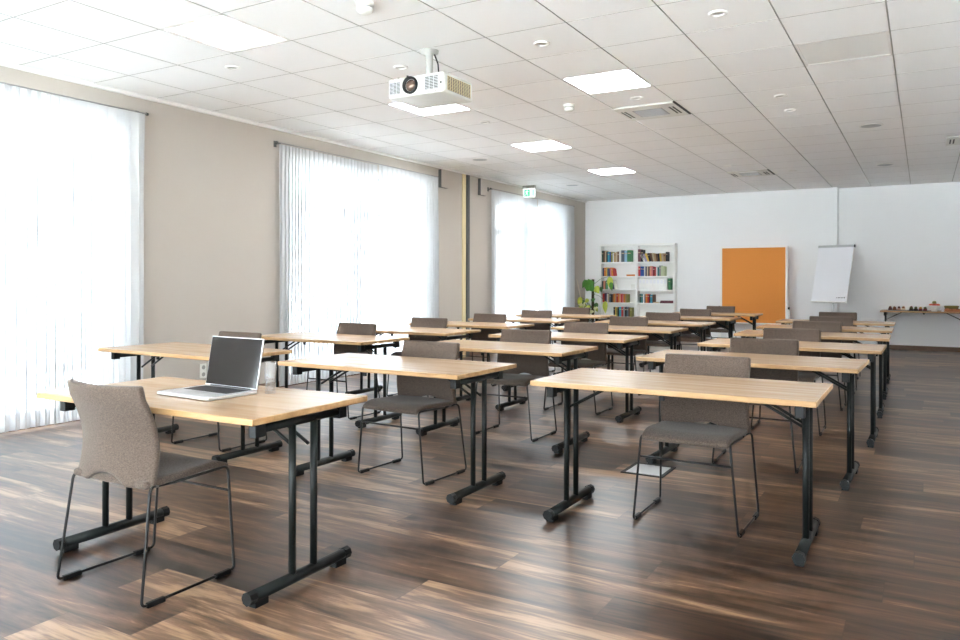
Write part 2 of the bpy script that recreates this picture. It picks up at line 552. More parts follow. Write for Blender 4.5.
# ------------------------------------------------------------------ curtains
def curtain(y0, y1, x, z0, z1, seed, stack=None):
    rg = random.Random(seed)
    W = y1 - y0
    lam = 0.092
    n = int(W / lam * 12)
    rows = [0, 0.02, 0.06, 0.15, 0.35, 0.6, 0.85, 1.0]
    # phase accumulates at a slightly random rate, folds gather at the ends
    ph, amp = [0.0], []
    r1, r2, r3 = rg.random() * 6, rg.random() * 6, rg.random() * 6
    for i in range(n + 1):
        u = i / n
        rate = 1 + 0.30 * math.sin(u * W * 2.1 + r1) + 0.22 * math.sin(u * W * 5.3 + r2)
        if stack:
            d = (1 - u) * W if stack > 0 else u * W
            if d < 0.42: rate *= 1.35
        ph.append(ph[-1] + rate * (W / n) / lam * 2 * PI)
        amp.append(0.026 * (0.75 + 0.4 * math.sin(u * W * 3.7 + r3)))
    b = MB()
    g = []
    for v in rows:
        z = z1 + (z0 - z1) * v
        row = []
        hold = min(1.0, 0.32 + v * 2.0)
        for i in range(n + 1):
            u = i / n
            p = ph[i] + 0.5 * math.sin(v * 2.3 + u * 9 + r1) * v
            xx = x + amp[i] * hold * math.sin(p) + 0.006 * v * math.sin(u * 23 + r2)
            yy = y0 + W * u + 0.018 * hold * math.sin(2 * p + 0.6)
            row.append(b.bm.verts.new((xx, yy, z)))
        g.append(row)
    for j in range(len(rows) - 1):
        for i in range(n):
            f = b.bm.faces.new((g[j][i], g[j][i + 1], g[j + 1][i + 1], g[j + 1][i]))
            f.smooth = True
    return b.build('curtain', M['sheer'], recalc=False)
CX = XL + 0.09
CZ1 = 2.845
cdat = [
    (1.38, 3.05, 'sheer white curtain panel at the left picture edge over the nearest window', -1),
    (3.02, 4.66, 'sheer white curtain panel over the nearest window, ending beside the bare grey wall', 1),
    (6.44, 8.28, 'sheer white curtain panel covering the left half of the middle window', -1),
    (8.26, 9.74, 'sheer white curtain panel covering the right half of the middle window', 1),
    (11.46, 13.26, 'sheer white curtain panel on the near half of the window below the exit sign', -1),
    (13.22, 14.96, 'sheer white curtain panel nearest the plant and the bookcases', 1),
]
for i, (a, c, lab, st) in enumerate(cdat):
    tag(curtain(a, c, CX + (0.022 if st > 0 else -0.022), 0.022, CZ1, 50 + i, st), lab, 'curtain', 'sheer curtains on the left wall')
for (a, c, lab) in ((1.3, 4.70, 'thin grey steel curtain rod over the nearest window'), (6.38, 9.78, 'thin grey steel curtain rod over the middle window'),
                    (11.40, 15.02, 'thin grey steel curtain rod over the window under the exit sign')):
    t = thing('curtain_rod', lab, 'curtain rod', (XL, (a + c) / 2, CZ1 + 0.012), 0, 'curtain rods')
    h = (c - a) / 2
    b = MB(); b.cyl((0.09, -h, 0), (0.09, h, 0), 0.0065); b.build('rod', M['rod'], t)
    for s in (-h, h - 0.02):
        b = MB(); b.cyl((0.085, s, 0), (0.085, s + 0.02, 0), 0.014); b.build('finial', M['dkgrey'], t)
    for s in (-h + 0.06, h - 0.06):
        b = MB(); b.box((0.001, s - 0.008, -0.012), (0.092, s + 0.008, 0.004)); b.box((0.001, s - 0.02, -0.04), (0.008, s + 0.02, 0.03)); b.build('bracket', M['dkgrey'], t)

# ------------------------------------------------------------------ outside
b = MB(); b.box((-60, -40, -0.35), (XL - WT, 60, -0.12)); b.build('terrace', M['concrete'], kind='structure')
b = MB(); b.box((XL - WT, -40, -0.35), (40, YB - WT, -0.12)); b.build('yard', M['concrete'], kind='structure')
t = thing('terrace_canopy', 'grey flat canopy on posts seen dimly outside through the curtains', 'canopy', (-10.4, 9.5, -0.12))
b = MB(); b.box((-1.3, -6, 2.36), (0, 6, 2.78), 0.02); b.build('roof', M['slate'], t)
for y in (-5.6, -1.9, 1.9, 5.6):
    b = MB(); b.box((-0.25, y - 0.06, 0), (-0.13, y + 0.06, 2.36)); b.build('post', M['slate'], t)
t = thing('garden_house', 'small pale house with grey gable roof outside the nearest window', 'house', (-15.6, 5.6, -0.12))
b = MB(); b.box((-3, -4, 0), (3, 3, 2.55)); b.build('wall', M['render_white'], t)
b = MB()
pr = [(-4.6, 2.3), (-0.5, 4.6), (3.6, 2.3), (3.6, 2.05), (-0.5, 4.3), (-4.6, 2.05)]
for xx in (-3.3, 3.3):
    pass
A = [b.bm.verts.new((-3.3, y, z)) for y, z in pr]; B_ = [b.bm.verts.new((3.3, y, z)) for y, z in pr]
for i in range(6):
    b.bm.faces.new((A[i], A[(i + 1) % 6], B_[(i + 1) % 6], B_[i]))
b.bm.faces.new((A[0], A[1], A[4], A[5])); b.bm.faces.new((A[1], A[2], A[3], A[4]))
b.bm.faces.new((B_[5], B_[4], B_[1], B_[0])); b.bm.faces.new((B_[4], B_[3], B_[2], B_[1]))
b.build('roof', M['slate'], t)
TR = [(-21, 10.0, 7.6, 'broad pale green tree outside left of the garden house'), (-22, 15.5, 8.4, 'tall pale green tree outside behind the canopy'), (-24, 22, 7.5, 'rounded pale tree outside beyond the middle window'), (-23, 2.5, 8.0, 'pale green tree outside at the left end of the terrace')]
for k, (x, y, hh, lab) in enumerate(TR):
    t = thing('tree', lab, 'tree', (x, y, -0.12), 0, 'trees outside the windows')
    b = MB(); b.tube([(0, 0, 0), (0.1, 0.05, hh * 0.3), (0, 0.1, hh * 0.6)], [0.22, 0.17, 0.1]); b.build('trunk', M['trunk'], t)
    b = MB(); rg = random.Random(k)
    for q in range(14):
        b.ball((rg.uniform(-1.5, 1.5), rg.uniform(-1.8, 1.8), hh * rg.uniform(0.45, 0.9)), rg.uniform(0.7, 1.2), sub=2, jit=0.5, rg=rg)
    b.build('foliage', M['tree'], t)

# ------------------------------------------------------------------ tables
TW, TD, TZ, TT = 1.363, 0.687, 0.74, 0.026
def make_table(label):
    t = thing('folding_table', label, 'table')
    b = MB()
    b.mi = 0
    lo, hi = (-TW / 2, -TD / 2, TZ - TT), (TW / 2, TD / 2, TZ)
    b.box(lo, hi, 0.003, 1)
    for f in b.bm.faces:
        n = f.normal
        f.normal_update()
        f.material_index = 0 if abs(f.normal.z) > 0.9 else 1
    b.build('tabletop', [M['oak'], M['oak_edge']], t)
    zu = TZ - TT
    for s in (-1, 1):
        x = s * (TW / 2 - 0.078)
        b = MB(); b.cyl((x, -0.24, zu - 0.036), (x, 0.24, zu - 0.036), 0.017, n=12); b.build('end_rail', M['black'], t)
        for e in (-1, 1):
            b = MB(); b.box((x - 0.020, e * 0.245 - 0.026, zu - 0.064), (x + 0.020, e * 0.245 + 0.026, zu), 0.004); b.build('rail_block', M['cap'], t)
        for y in (-0.052, 0.076):
            b = MB(); b.cyl((x, y, 0.035), (x, y, zu - 0.035), 0.0152, n=14); b.build('leg_post', M['black'], t)
        b = MB(); b.cyl((x, -0.275, 0.042), (x, 0.275, 0.042), 0.0235, n=14); ft = b.build('foot', M['black'], t)
        for e in (-1, 1):
            b = MB()
            b.cyl((x, e * 0.262, 0.042), (x, e * 0.2975, 0.042), 0.027, n=8, smooth=False)
            b.box((x - 0.02, e * 0.235 - 0.035, 0.0), (x + 0.02, e * 0.235 + 0.035, 0.03), 0.004)
            b.build('end_cap', M['cap'], ft)
        for y in (-0.03, 0.054):
            b = MB(); b.tube([(x - s * 0.01, y, 0.57), (x - s * 0.14, y, 0.642), (x - s * 0.27, y, zu - 0.004)], 0.0075, n=6); b.build('brace', M['black'], t)
        b = MB(); b.box((x - s * 0.27 - 0.03, -0.05, zu - 0.012), (x - s * 0.27 + 0.03, 0.074, zu), 0.002); b.build('brace_plate', M['black'], t)
    b = MB()
    b.box((-0.03, -0.315, zu - 0.006), (0.03, -0.285, zu), 0.001); b.box((-0.012, -0.31, zu - 0.028), (0.012, -0.297, zu - 0.004), 0.003)
    b.build('link_clip', M['cap'], t)
    return t

ORD = ['nearest', 'second', 'third', 'fourth', 'fifth', 'sixth', 'seventh']
CN = {'L': 'left column by the curtains', 'C': 'middle column', 'R': 'right column by the aisle'}
TABS = {
 'L': [(-4.744, 3.843, -1.7), (-4.745, 5.333, -0.7), (-4.735, 6.60, 0.1), (-4.735, 7.89, -0.1), (-4.727, 9.262, 0.1), (-4.74, 10.70, 0.6)],
 'C': [(-2.874, 3.862, -0.5), (-2.907, 5.318, -0.4), (-2.937, 6.689, 0.5), (-2.936, 8.097, 0.6), (-2.960, 9.486, -0.4), (-2.96, 11.03, 0.8), (-2.93, 12.60, 0.6)],
 'R': [(-1.076, 3.861, 0.1), (-1.002, 5.324, -1.7), (-0.948, 6.719, -0.5), (-0.955, 8.126, 0.8), (-0.972, 9.405, 0.4), (-0.995, 10.864, 0.4)],
}
table0 = make_table('light oak folding table with black steel legs carrying the open laptop')
table0.location = (-2.826, 2.326, 0); table0.rotation_euler = (0, 0, R(1.0))
tables = {}
for col, lst in TABS.items():
    for i, (x, y, a) in enumerate(lst):
        lab = 'light oak folding table, %s from the camera in the %s' % (ORD[i], CN[col])
        tables[col, i] = dup(table0, lab, (x, y, 0), R(a), 'student tables')
buffet = dup(table0, 'light oak folding table against the far wall, carrying platters and a fruit bowl', (0.0, 15.70, 0), 0)

# ------------------------------------------------------------------ chairs
def arc_pts(p0, p1, p2, r, n=5):
    """round the corner p1 between p0 and p2"""
    p0, p1, p2 = Vector(p0), Vector(p1), Vector(p2)
    a = (p0 - p1).normalized(); c = (p2 - p1).normalized()
    s, e = p1 + a * r, p1 + c * r
    return [((1 - t) ** 2) * s + 2 * t * (1 - t) * p1 + t * t * e for t in [i / n for i in range(n + 1)]]

def make_chair(label):
    t = thing('sled_chair', label, 'chair')
    # front is -y; the origin is on the floor midway between the runners
    # ---- seat: gently saddled pad with a waterfall front
    nx, ny = 12, 14
    b = MB(); g = []
    for j in range(ny + 1):
        v = j / ny
        y = -0.245 + 0.432 * v
        hw = 0.232 - 0.012 * (1 - v) ** 3
        row = []
        for i in range(nx + 1):
            u = -1 + 2 * i / nx
            z = 0.490 - 0.010 * (1 - u * u) * math.sin(PI * min(1, v * 1.05)) - 0.020 * v
            if v < 0.3: z -= 0.034 * (1 - v / 0.3) ** 2
            row.append(b.bm.verts.new((u * hw, y, z)))
        g.append(row)
    for j in range(ny):
        for i in range(nx):
            b.bm.faces.new((g[j][i], g[j][i + 1], g[j + 1][i + 1], g[j + 1][i])).smooth = True
    o = b.build('seat', M['fabric'], t, recalc=False)
    md = o.modifiers.new('s', 'SOLIDIFY'); md.thickness = 0.030; md.offset = -1
    md = o.modifiers.new('b', 'BEVEL'); md.width = 0.011; md.segments = 3; md.limit_method = 'ANGLE'
    bake(o)
    for p in o.data.polygons: p.use_smooth = True
    # ---- backrest: curved round the sitter, lumbar forward, top leaning back, small slot above the seat
    nx, ny = 16, 14
    b = MB(); g = []
    for j in range(ny + 1):
        v = j / ny
        row = []
        for i in range(nx + 1):
            u = -1 + 2 * i / nx
            hw = 0.240 - 0.008 * v
            zb = 0.440 + (0.044 * (1 - (u / 0.5) ** 2) if abs(u) < 0.5 else 0)
            zt = 0.842 + 0.004 * u * u
            z = zb + (zt - zb) * v
            k = (z - 0.44) / (0.842 - 0.44)
            yc = 0.190 - 0.034 * math.sin(PI * min(1, k * 1.15)) + 0.046 * k ** 2.0
            y = yc - 0.050 * u * u + 0.012
            row.append(b.bm.verts.new((u * hw, y, z)))
        g.append(row)
    for j in range(ny):
        for i in range(nx):
            b.bm.faces.new((g[j][i], g[j][i + 1], g[j + 1][i + 1], g[j + 1][i])).smooth = True
    o = b.build('backrest', M['fabric'], t, recalc=False)
    md = o.modifiers.new('s', 'SOLIDIFY'); md.thickness = 0.028; md.offset = 0
    md = o.modifiers.new('b', 'BEVEL'); md.width = 0.011; md.segments = 3; md.limit_method = 'ANGLE'
    bake(o)
    for p in o.data.polygons: p.use_smooth = True
    # ---- wire side frames
    rr = 0.0062
    for s in (-1, 1):
        ft = (s * 0.226, -0.228, 0.450); ff = (s * 0.266, -0.228, 0.012)
        rf = (s * 0.270, 0.228, 0.012); rt = (s * 0.246, 0.172, 0.452); re = (s * 0.222, 0.120, 0.443)
        mid = (s * 0.222, 0.05, 0.440)
        pts = [Vector(mid)] + arc_pts(mid, ft, ff, 0.028) + arc_pts(ft, ff, rf, 0.022) + arc_pts(ff, rf, rt, 0.022) + arc_pts(rf, rt, re, 0.03) + [Vector(re)]
        b = MB(); b.tube(pts, rr, n=8)
        b.tube([mid, re], rr, n=8)
        fr = b.build('side_frame', M['chrome_dark'], t)
        for y, w in ((-0.165, 0.04), (0.165, 0.04)):
            b = MB(); xx = s * (0.266 + 0.004 * (y + 0.222) / 0.444)
            b.box((xx - 0.0095, y - w, 0.0), (xx + 0.0095, y + w, 0.021), 0.004); b.build('glide', M['cap'], fr)
    b = MB(); b.cyl((-0.236, -0.228, 0.345), (0.236, -0.228, 0.345), 0.0058, n=8); b.build('crossbar', M['chrome_dark'], t)
    return t

chair0 = make_chair('light grey upholstered sled chair at the laptop table, back to the camera')
chair0.location = (-2.832, 2.062, 0); chair0.rotation_euler = (0, 0, PI + R(0.5))
# chair positions: x of the middle of the chair, y of its middle, turn in degrees
CH = {
 'L': [(-4.69, 4.04, 0), (-4.728, 5.53, -1), (-4.742, 6.80, 1), (-4.702, 8.09, 0), (-4.716, 9.46, 1), (-4.736, 10.90, -1)],
 'C': [(-2.886, 4.062, -3), (-2.896, 5.52, 0), (-2.913, 6.89, 1), (-2.967, 8.297, -1), (-2.978, 9.686, 0), (-2.952, 11.23, 0), (-2.94, 12.80, -1)],
 'R': [(-1.040, 4.056, -1), (-0.987, 5.524, 1), (-0.996, 6.92, 1), (-0.955, 8.326, 0), (-0.942, 9.605, 1), (-1.002, 11.064, 0)],
}
for col, lst in CH.items():
    for i, (x, y, a) in enumerate(lst):
        lab = 'grey upholstered sled chair behind the %s table of the %s' % (ORD[i], CN[col])
        dup(chair0, lab, (x, y, 0), R(a), 'student chairs')

# ------------------------------------------------------------------ laptop, glass
t = thing('laptop', 'open silver laptop with black screen on the front table', 'laptop', (-2.789, 2.332, TZ), R(-3.0))
lw_, ld = 0.364, 0.262
b = MB(); b.box((-lw_ / 2, -ld / 2, 0.002), (lw_ / 2, ld / 2, 0.017), 0.004); base = b.build('base', M['laptop'], t)
b = MB(); b.box((-0.15, -0.015, 0.0165), (0.15, 0.105, 0.0182), 0.001); b.build('keyboard', M['keys'], base)
b = MB(); b.box((-0.06, -0.115, 0.0166), (0.06, -0.03, 0.0176), 0.0008); b.build('trackpad', M['alu'], base)
b = MB(); b.cyl((-0.14, ld / 2 - 0.004, 0.018), (0.14, ld / 2 - 0.004, 0.018), 0.005); b.build('hinge', M['keys'], base)
lid = MB()
tm = Matrix.Translation((0, ld / 2 - 0.002, 0.019)) @ Matrix.Rotation(R(-10), 4, 'X')
lid.box((-lw_ / 2, -0.003, 0), (lw_ / 2, 0.003, 0.232), 0.002, mat=tm); lo_ = lid.build('lid', M['laptop'], t)
b = MB(); b.box((-lw_ / 2 + 0.004, -0.0042, 0.005), (lw_ / 2 - 0.004, -0.0032, 0.228), mat=tm); b.build('screen', M['screen'], lo_)
t = thing('water_glass', 'tall clear glass of water beside the laptop', 'glass', (-2.572, 2.505, TZ))
b = MB(); b.lathe([(0, 0.001), (0.024, 0.001), (0.0265, 0.145), (0.0245, 0.145), (0.0222, 0.012), (0, 0.012)]); b.build('tumbler', M['glass'], t)
b = MB(); b.lathe([(0, 0.0125), (0.0216, 0.0125), (0.0228, 0.062), (0, 0.062)]); b.build('water', M['water'], t)

# ------------------------------------------------------------------ floor box, sockets
t = thing('floor_socket_box', 'square floor socket box with grey metal lid under the first right-hand table', 'floor box', (-1.576, 4.915, 0))
b = MB()
for s in (-1, 1):
    b.box((s * 0.128 - 0.012, -0.155, 0), (s * 0.128 + 0.012, 0.155, 0.006), 0.001)
    b.box((-0.14, s * 0.143 - 0.012, 0), (0.14, s * 0.143 + 0.012, 0.006), 0.001)
b.build('frame', M['cap'], t)
b = MB(); b.box((-0.116, -0.131, 0), (0.116, 0.131, 0.004), 0.001); b.build('lid', M['alu'], t)
t = thing('wall_socket', 'white double wall socket low on the grey wall behind the laptop', 'socket', (XL, 5.42, 0.305))
b = MB(); b.box((0, -0.04, -0.075), (0.012, 0.04, 0.075), 0.004); b.build('plate', M['white_plastic'], t)
for z in (-0.037, 0.037):
    b = MB(); b.cyl((0.010, 0, z), (0.0135, 0, z), 0.022, n=18); b.build('outlet', M['grille'], t)

# wall boxes near the partition channel
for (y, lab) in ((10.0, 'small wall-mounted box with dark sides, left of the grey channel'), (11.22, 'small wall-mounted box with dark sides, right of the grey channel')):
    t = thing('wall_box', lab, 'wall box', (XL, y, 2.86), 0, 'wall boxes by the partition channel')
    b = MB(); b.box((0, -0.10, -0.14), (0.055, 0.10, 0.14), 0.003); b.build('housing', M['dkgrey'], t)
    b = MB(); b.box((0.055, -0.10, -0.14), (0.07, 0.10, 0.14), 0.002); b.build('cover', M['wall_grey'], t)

# ------------------------------------------------------------------ exit sign
t = thing('exit_sign', 'green and white running-figure exit sign above the far curtains', 'exit sign', (-6.38, 12.72, 2.93))
b = MB(); b.box((-0.125, -0.012, -0.105), (0.125, 0.012, 0.06), 0.004); hs = b.build('panel', M['sign_white'], t)
b = MB(); b.box((-0.125, -0.03, 0.06), (0.125, 0.03, 0.115), 0.004); b.build('housing', M['grille'], t)
b = MB()
b.box((-0.095, -0.0135, -0.085), (0.02, -0.0122, 0.04)); b.box((0.075, -0.0135, -0.085), (0.10, -0.0122, 0.04)); b.build('green_field', M['green_sign'], hs)
b = MB()
def flat(pts, r):
    for p, q in zip(pts, pts[1:]):
        p = Vector((p[0], -0.0145, p[1])); q = Vector((q[0], -0.0145, q[1]))
        d = (q - p).normalized(); n = Vector((-d.z, 0, d.x)) * r
        b.quad([p + n, q + n, q - n, p - n])
flat([(-0.035, 0.012), (-0.045, -0.03)], 0.012)
flat([(-0.045, -0.028), (-0.02, -0.045), (-0.025, -0.075)], 0.006)
flat([(-0.045, -0.03), (-0.06, -0.055), (-0.08, -0.06)], 0.006)
flat([(-0.035, 0.01), (-0.012, -0.002), (0.004, 0.006)], 0.005)
flat([(-0.037, 0.01), (-0.062, 0.004), (-0.07, -0.016)], 0.005)
flat([(-0.034, 0.018), (-0.03, 0.034)], 0.008)
b.build('running_figure', M['sign_white'], hs, recalc=False)

# ------------------------------------------------------------------ ceiling fixtures
def place_panel(ix, iy, lit):
    x0, y0 = GX0 + ix * GXP, GY0 + iy * GYP
    lab = {(-7, -3): 'square ceiling light panel nearest the camera on the window side', (-7, 1): 'square ceiling light panel above and behind the projector',
           (-7, 5): 'square ceiling light panel in front of the partition channel', (-7, 9): 'square ceiling light panel fourth from the camera, right of the grey channel',
           (-4, 1): 'square ceiling light panel just in front of the nearest air conditioner', (-7, 13): 'square ceiling light panel in the far left corner by the exit sign', (-1, 1): 'square unlit ceiling panel set slightly deep on the right'}[ix, iy]
    t = thing('ceiling_light', lab, 'ceiling light', (x0 + GXP / 2, y0 + GYP / 2, H), 0, 'ceiling light panels')
    w, d = GXP / 2 - 0.004, GYP / 2 - 0.003
    b = MB()
    for s in (-1, 1):
        b.box((s * w - (0.02 if s > 0 else 0), -d, 0.0), (s * w + (0 if s > 0 else 0.02), d, 0.02))
        b.box((-w, s * d - (0.02 if s > 0 else 0), 0.0), (w, s * d + (0 if s > 0 else 0.02), 0.02))
    b.build('frame', M['cornice'], t)
    b = MB(); b.box((-w + 0.02, -d + 0.02, 0.004), (w - 0.02, d - 0.02, 0.012)); b.build('diffuser', (M['panel_dim'], M['panel_light'], M['panel_low'], M['panel_high'])[lit], t)
for (ix, iy), lit in PANELS.items(): place_panel(ix, iy, lit)

def downlight(x, y, lab, r=0.062, grp='recessed downlights'):
    t = thing('downlight', lab, 'downlight', (x, y, H), 0, grp)
    b = MB(); b.lathe([(r, 0.0), (r, -0.008), (r * 0.68, -0.012), (r * 0.62, -0.002), (r * 0.62, 0)], n=20); b.build('rim', M['white'], t)
    b = MB(); b.cyl((0, 0, -0.0025), (0, 0, -0.0005), r * 0.6, n=20); b.build('reflector', M['lens_grey'], t)
for x, y, lab in ((-2.491, 5.176, 'round white downlight nearest right of the projector'), (-3.79, 5.155, 'round downlight half hidden just left above the projector body'),
                  (-4.282, 7.414, 'round downlight left of the smaller smoke detector, middle ceiling'), (-5.02, 4.455, 'round downlight nearest the left wall'),
                  (-2.425, 7.168, 'round downlight squeezed between the light panel and the nearest air conditioner'), (-1.196, 7.78, 'round downlight, nearer of two close together on the right'),
                  (-1.204, 8.471, 'round downlight, farther of two close together on the right'), (-1.191, 5.18, 'round downlight nearest the camera on the right'),
                  (-1.838, 13.13, 'round downlight right of the far air conditioner'), (-2.63, 12.1, 'small round downlight left of the far air conditioner')):
    downlight(x, y, lab)
for x, y, lab in ((-0.527, 9.784, 'round grey ceiling speaker nearer on the right'), (-0.518, 13.14, 'round grey ceiling speaker farther on the right'),
                  (-5.655, 9.654, 'round ceiling speaker in front of the partition channel'), (-5.667, 13.08, 'round ceiling speaker in the far left corner')):
    t = thing('ceiling_speaker', lab, 'speaker', (x, y, H), 0, 'round ceiling speakers')
    b = MB(); b.lathe([(0.125, 0), (0.125, -0.006), (0.108, -0.009), (0.108, 0)], n=28); b.build('rim', M['white'], t)
    b = MB(); b.cyl((0, 0, -0.006), (0, 0, -0.001), 0.107, n=28); b.build('grille', M['speaker'], t)
for x, y, lab in ((-3.122, 3.86, 'round smoke detector on the ceiling in front of the projector'), (-3.115, 7.11, 'round smoke detector on the ceiling behind the projector')):
    t = thing('smoke_detector', lab, 'smoke detector', (x, y, H), 0, 'ceiling smoke detectors')
    b = MB(); b.lathe([(0.058, 0), (0.058, -0.022), (0.05, -0.026), (0, -0.026)], n=24); b.build('socket_base', M['white_plastic'], t)
    b = MB(); b.lathe([(0.046, -0.026), (0.046, -0.036), (0, -0.036)], n=24); b.build('vent_ring', M['grille'], t)
    b = MB(); b.lathe([(0.052, -0.034), (0.052, -0.052), (0.034, -0.068), (0, -0.07)], n=24); b.build('sensor_head', M['white_plastic'], t)

def aircon(xc, yc, lab):
    t = thing('air_conditioner', lab, 'air conditioner', (xc, yc, H), 0, 'ceiling cassette air conditioners')
    w = 0.315
    b = MB(); b.box((-w, -w, -0.018), (w, w, -0.0005), 0.006); b.build('cover', M['white_plastic'], t)
    b = MB(); b.box((-0.155, -0.16, -0.022), (0.155, 0.16, -0.016), 0.002)
    gr = b.build('intake_grille', M['grille'], t)
    b = MB()
    for i in range(9):
        y = -0.14 + i * 0.035
        b.box((-0.145, y - 0.004, -0.0245), (0.145, y + 0.004, -0.021))
    b.build('slats', M['speaker'], gr)
    for s in (-1, 1):
        for k in (0.235, 0.272):
            b = MB(); b.box((s * k - 0.008, -0.16, -0.0215), (s * k + 0.008, 0.16, -0.017)); b.build('vent_slot', M['slot'], t)
    b = MB(); b.box((w + 0.001, -w, -0.012), (w + 0.016, w, -0.0005)); b.build('edge_gap', M['slot'], t)
aircon(-2.478, 7.80, 'square ceiling air conditioner nearest, centre of the ceiling')
aircon(-2.478, 13.08, 'square ceiling air conditioner far back by the far wall')
aircon(0.556, 11.30, 'square ceiling air conditioner at the right picture edge')

# ------------------------------------------------------------------ projector
t = thing('projector', 'white video projector hanging from the ceiling on a short bracket', 'projector', (-3.335, 4.91, H))
px0, px1, py0, py1, pz0, pz1 = -0.258, 0.256, -0.185, 0.235, -0.385, -0.232
b = MB(); b.box((px0, py0, pz0), (px1, py1, pz1), 0.018, 3); body = b.build('body', M['proj'], t)
b = MB(); b.lathe([(0.075, -0.0005), (0.07, -0.02), (0.03, -0.026), (0.026, -0.2)], n=24); b.build('ceiling_mount', M['mount'], t)
b = MB(); b.box((-0.09, -0.09, -0.232), (0.09, 0.09, -0.212), 0.004); b.box((-0.03, -0.03, -0.214), (0.03, 0.03, -0.19), 0.004); b.build('mount_plate', M['alu'], t)
for (x, y) in ((-0.2, -0.13), (-0.1, -0.15), (0.2, -0.1), (0.16, 0.13)):
    b = MB(); b.cyl((x, y, -0.235), (x, y, -0.216), 0.009, n=10); b.build('foot', M['dkgrey'], body)
def grille_front(x0, x1, z0, z1):
    b = MB(); b.box((x0, py0 - 0.001, z0), (x1, py0 + 0.01, z1)); g = b.build('vent_grille', M['slot'], body)
    b = MB()
    n = 9
    for i in range(n):
        z = z0 + (i + 0.5) * (z1 - z0) / n
        b.box((x0, py0 - 0.003, z - 0.0022), (x1, py0 + 0.002, z + 0.0022))
    for k in range(4):
        x = x0 + (x1 - x0) * k / 3
        b.box((x - 0.002, py0 - 0.0032, z0), (x + 0.002, py0 + 0.002, z1))
    b.build('vent_slats', M['alu'], g)
grille_front(px0 + 0.015, px0 + 0.115, pz0 + 0.03, pz1 - 0.03)
grille_front(px1 - 0.17, px1 - 0.05, pz0 + 0.03, pz1 - 0.02)
b = MB()
lx, lz = -0.045, (pz0 + pz1) / 2 + 0.004
def ring(b, prof, n=28):
    rings = []
    for r, y in prof:
        rings.append([b.bm.verts.new((lx + r * math.cos(2 * PI * j / n), y, lz + r * math.sin(2 * PI * j / n))) for j in range(n)])
    for A, B_ in zip(rings, rings[1:]):
        for j in range(n):
            f = b.bm.faces.new((A[j], A[(j + 1) % n], B_[(j + 1) % n], B_[j])); f.smooth = True
    return rings
ring(b, [(0.066, py0 + 0.01), (0.066, py0 - 0.02), (0.054, py0 - 0.022), (0.045, py0 + 0.004), (0.042, py0 + 0.004)])
lens = b.build('lens_barrel', M['cap'], body)
b = MB(); r_ = ring(b, [(0.046, py0 + 0.002), (0.036, py0 - 0.012), (0.018, py0 - 0.02), (0.004, py0 - 0.022)]); b.bm.faces.new(r_[-1]); b.build('lens_glass', pbr('lens_coating', srgb(126, 104, 92), 0.08, metal=0.5), lens)
b = MB(); b.box((px1 - 0.002, py0 + 0.05, pz0 + 0.022), (px1 + 0.001, py1 - 0.04, pz1 - 0.025)); sg = b.build('side_grille', M['slot'], body)
b = MB()
for i in range(10):
    z = pz0 + 0.026 + i * 0.0108
    b.box((px1 - 0.001, py0 + 0.05, z), (px1 + 0.004, py1 - 0.04, z + 0.003))
for i in range(11):
    y = py0 + 0.05 + i * 0.0325
    b.box((px1 - 0.001, y, pz0 + 0.022), (px1 + 0.0042, y + 0.004, pz1 - 0.025))
b.build('side_slats', M['cream'], sg)
for i in range(4):
    b = MB(); x = px1 - 0.14 + i * 0.022; b.cyl((x, py0 - 0.002, pz0 + 0.014), (x, py0 + 0.004, pz0 + 0.014), 0.004, n=8); b.build('indicator', M['dkgrey'], body)
b = MB(); b.box((px1 - 0.035, py0 - 0.002, pz0 + 0.06), (px1 - 0.018, py0 + 0.004, pz0 + 0.08), 0.001); b.build('sensor', M['dkgrey'], body)
b = MB(); b.tube([(0.02, 0.03, -0.005), (0.055, 0.04, -0.1), (0.05, 0.06, -0.2), (0.12, 0.1, -0.225), (0.15, 0.183, -0.25)], 0.006); b.build('cable', M['cap'], t)

# ------------------------------------------------------------------ bookcases
BY0, BY1 = 15.64, YF - 0.016
def bookcase(x0, x1, lab):
    t = thing('bookcase', lab, 'bookcase', ((x0 + x1) / 2, (BY0 + BY1) / 2, 0), 0, 'white bookcases')
    w, d = (x1 - x0) / 2, (BY1 - BY0) / 2
    top = 2.06
    for s in (-1, 1):
        b = MB(); b.box((s * w - (0.025 if s > 0 else 0), -d, 0), (s * w + (0.025 if s < 0 else 0), d, top), 0.002, 1); b.build('side_panel', M['white'], t)
    b = MB(); b.box((-w + 0.025, -d, top - 0.04), (w - 0.025, d, top), 0.002, 1); b.build('top_panel', M['white'], t)
    b = MB(); b.box((-w + 0.025, d - 0.008, 0.06), (w - 0.025, d, top - 0.04)); b.build('back_panel', M['white'], t)
    for z in SHZ:
        b = MB(); b.box((-w + 0.025, -d + 0.005, z - 0.028), (w - 0.025, d - 0.008, z), 0.002, 1); b.build('shelf', M['white'], t)
    b = MB(); b.box((-w + 0.025, -d + 0.01, 0), (w - 0.025, -d + 0.03, 0.06)); b.build('plinth', M['white'], t)
    return t
SHZ = [1.675, 1.37, 1.083, 0.80, 0.50, 0.088]
BX = [(-6.11, -5.296), (-5.292, -4.470)]
bookcase(*BX[0], 'white bookcase on the left, beside the plant')
bookcase(*BX[1], 'white bookcase on the right, holding white binders')

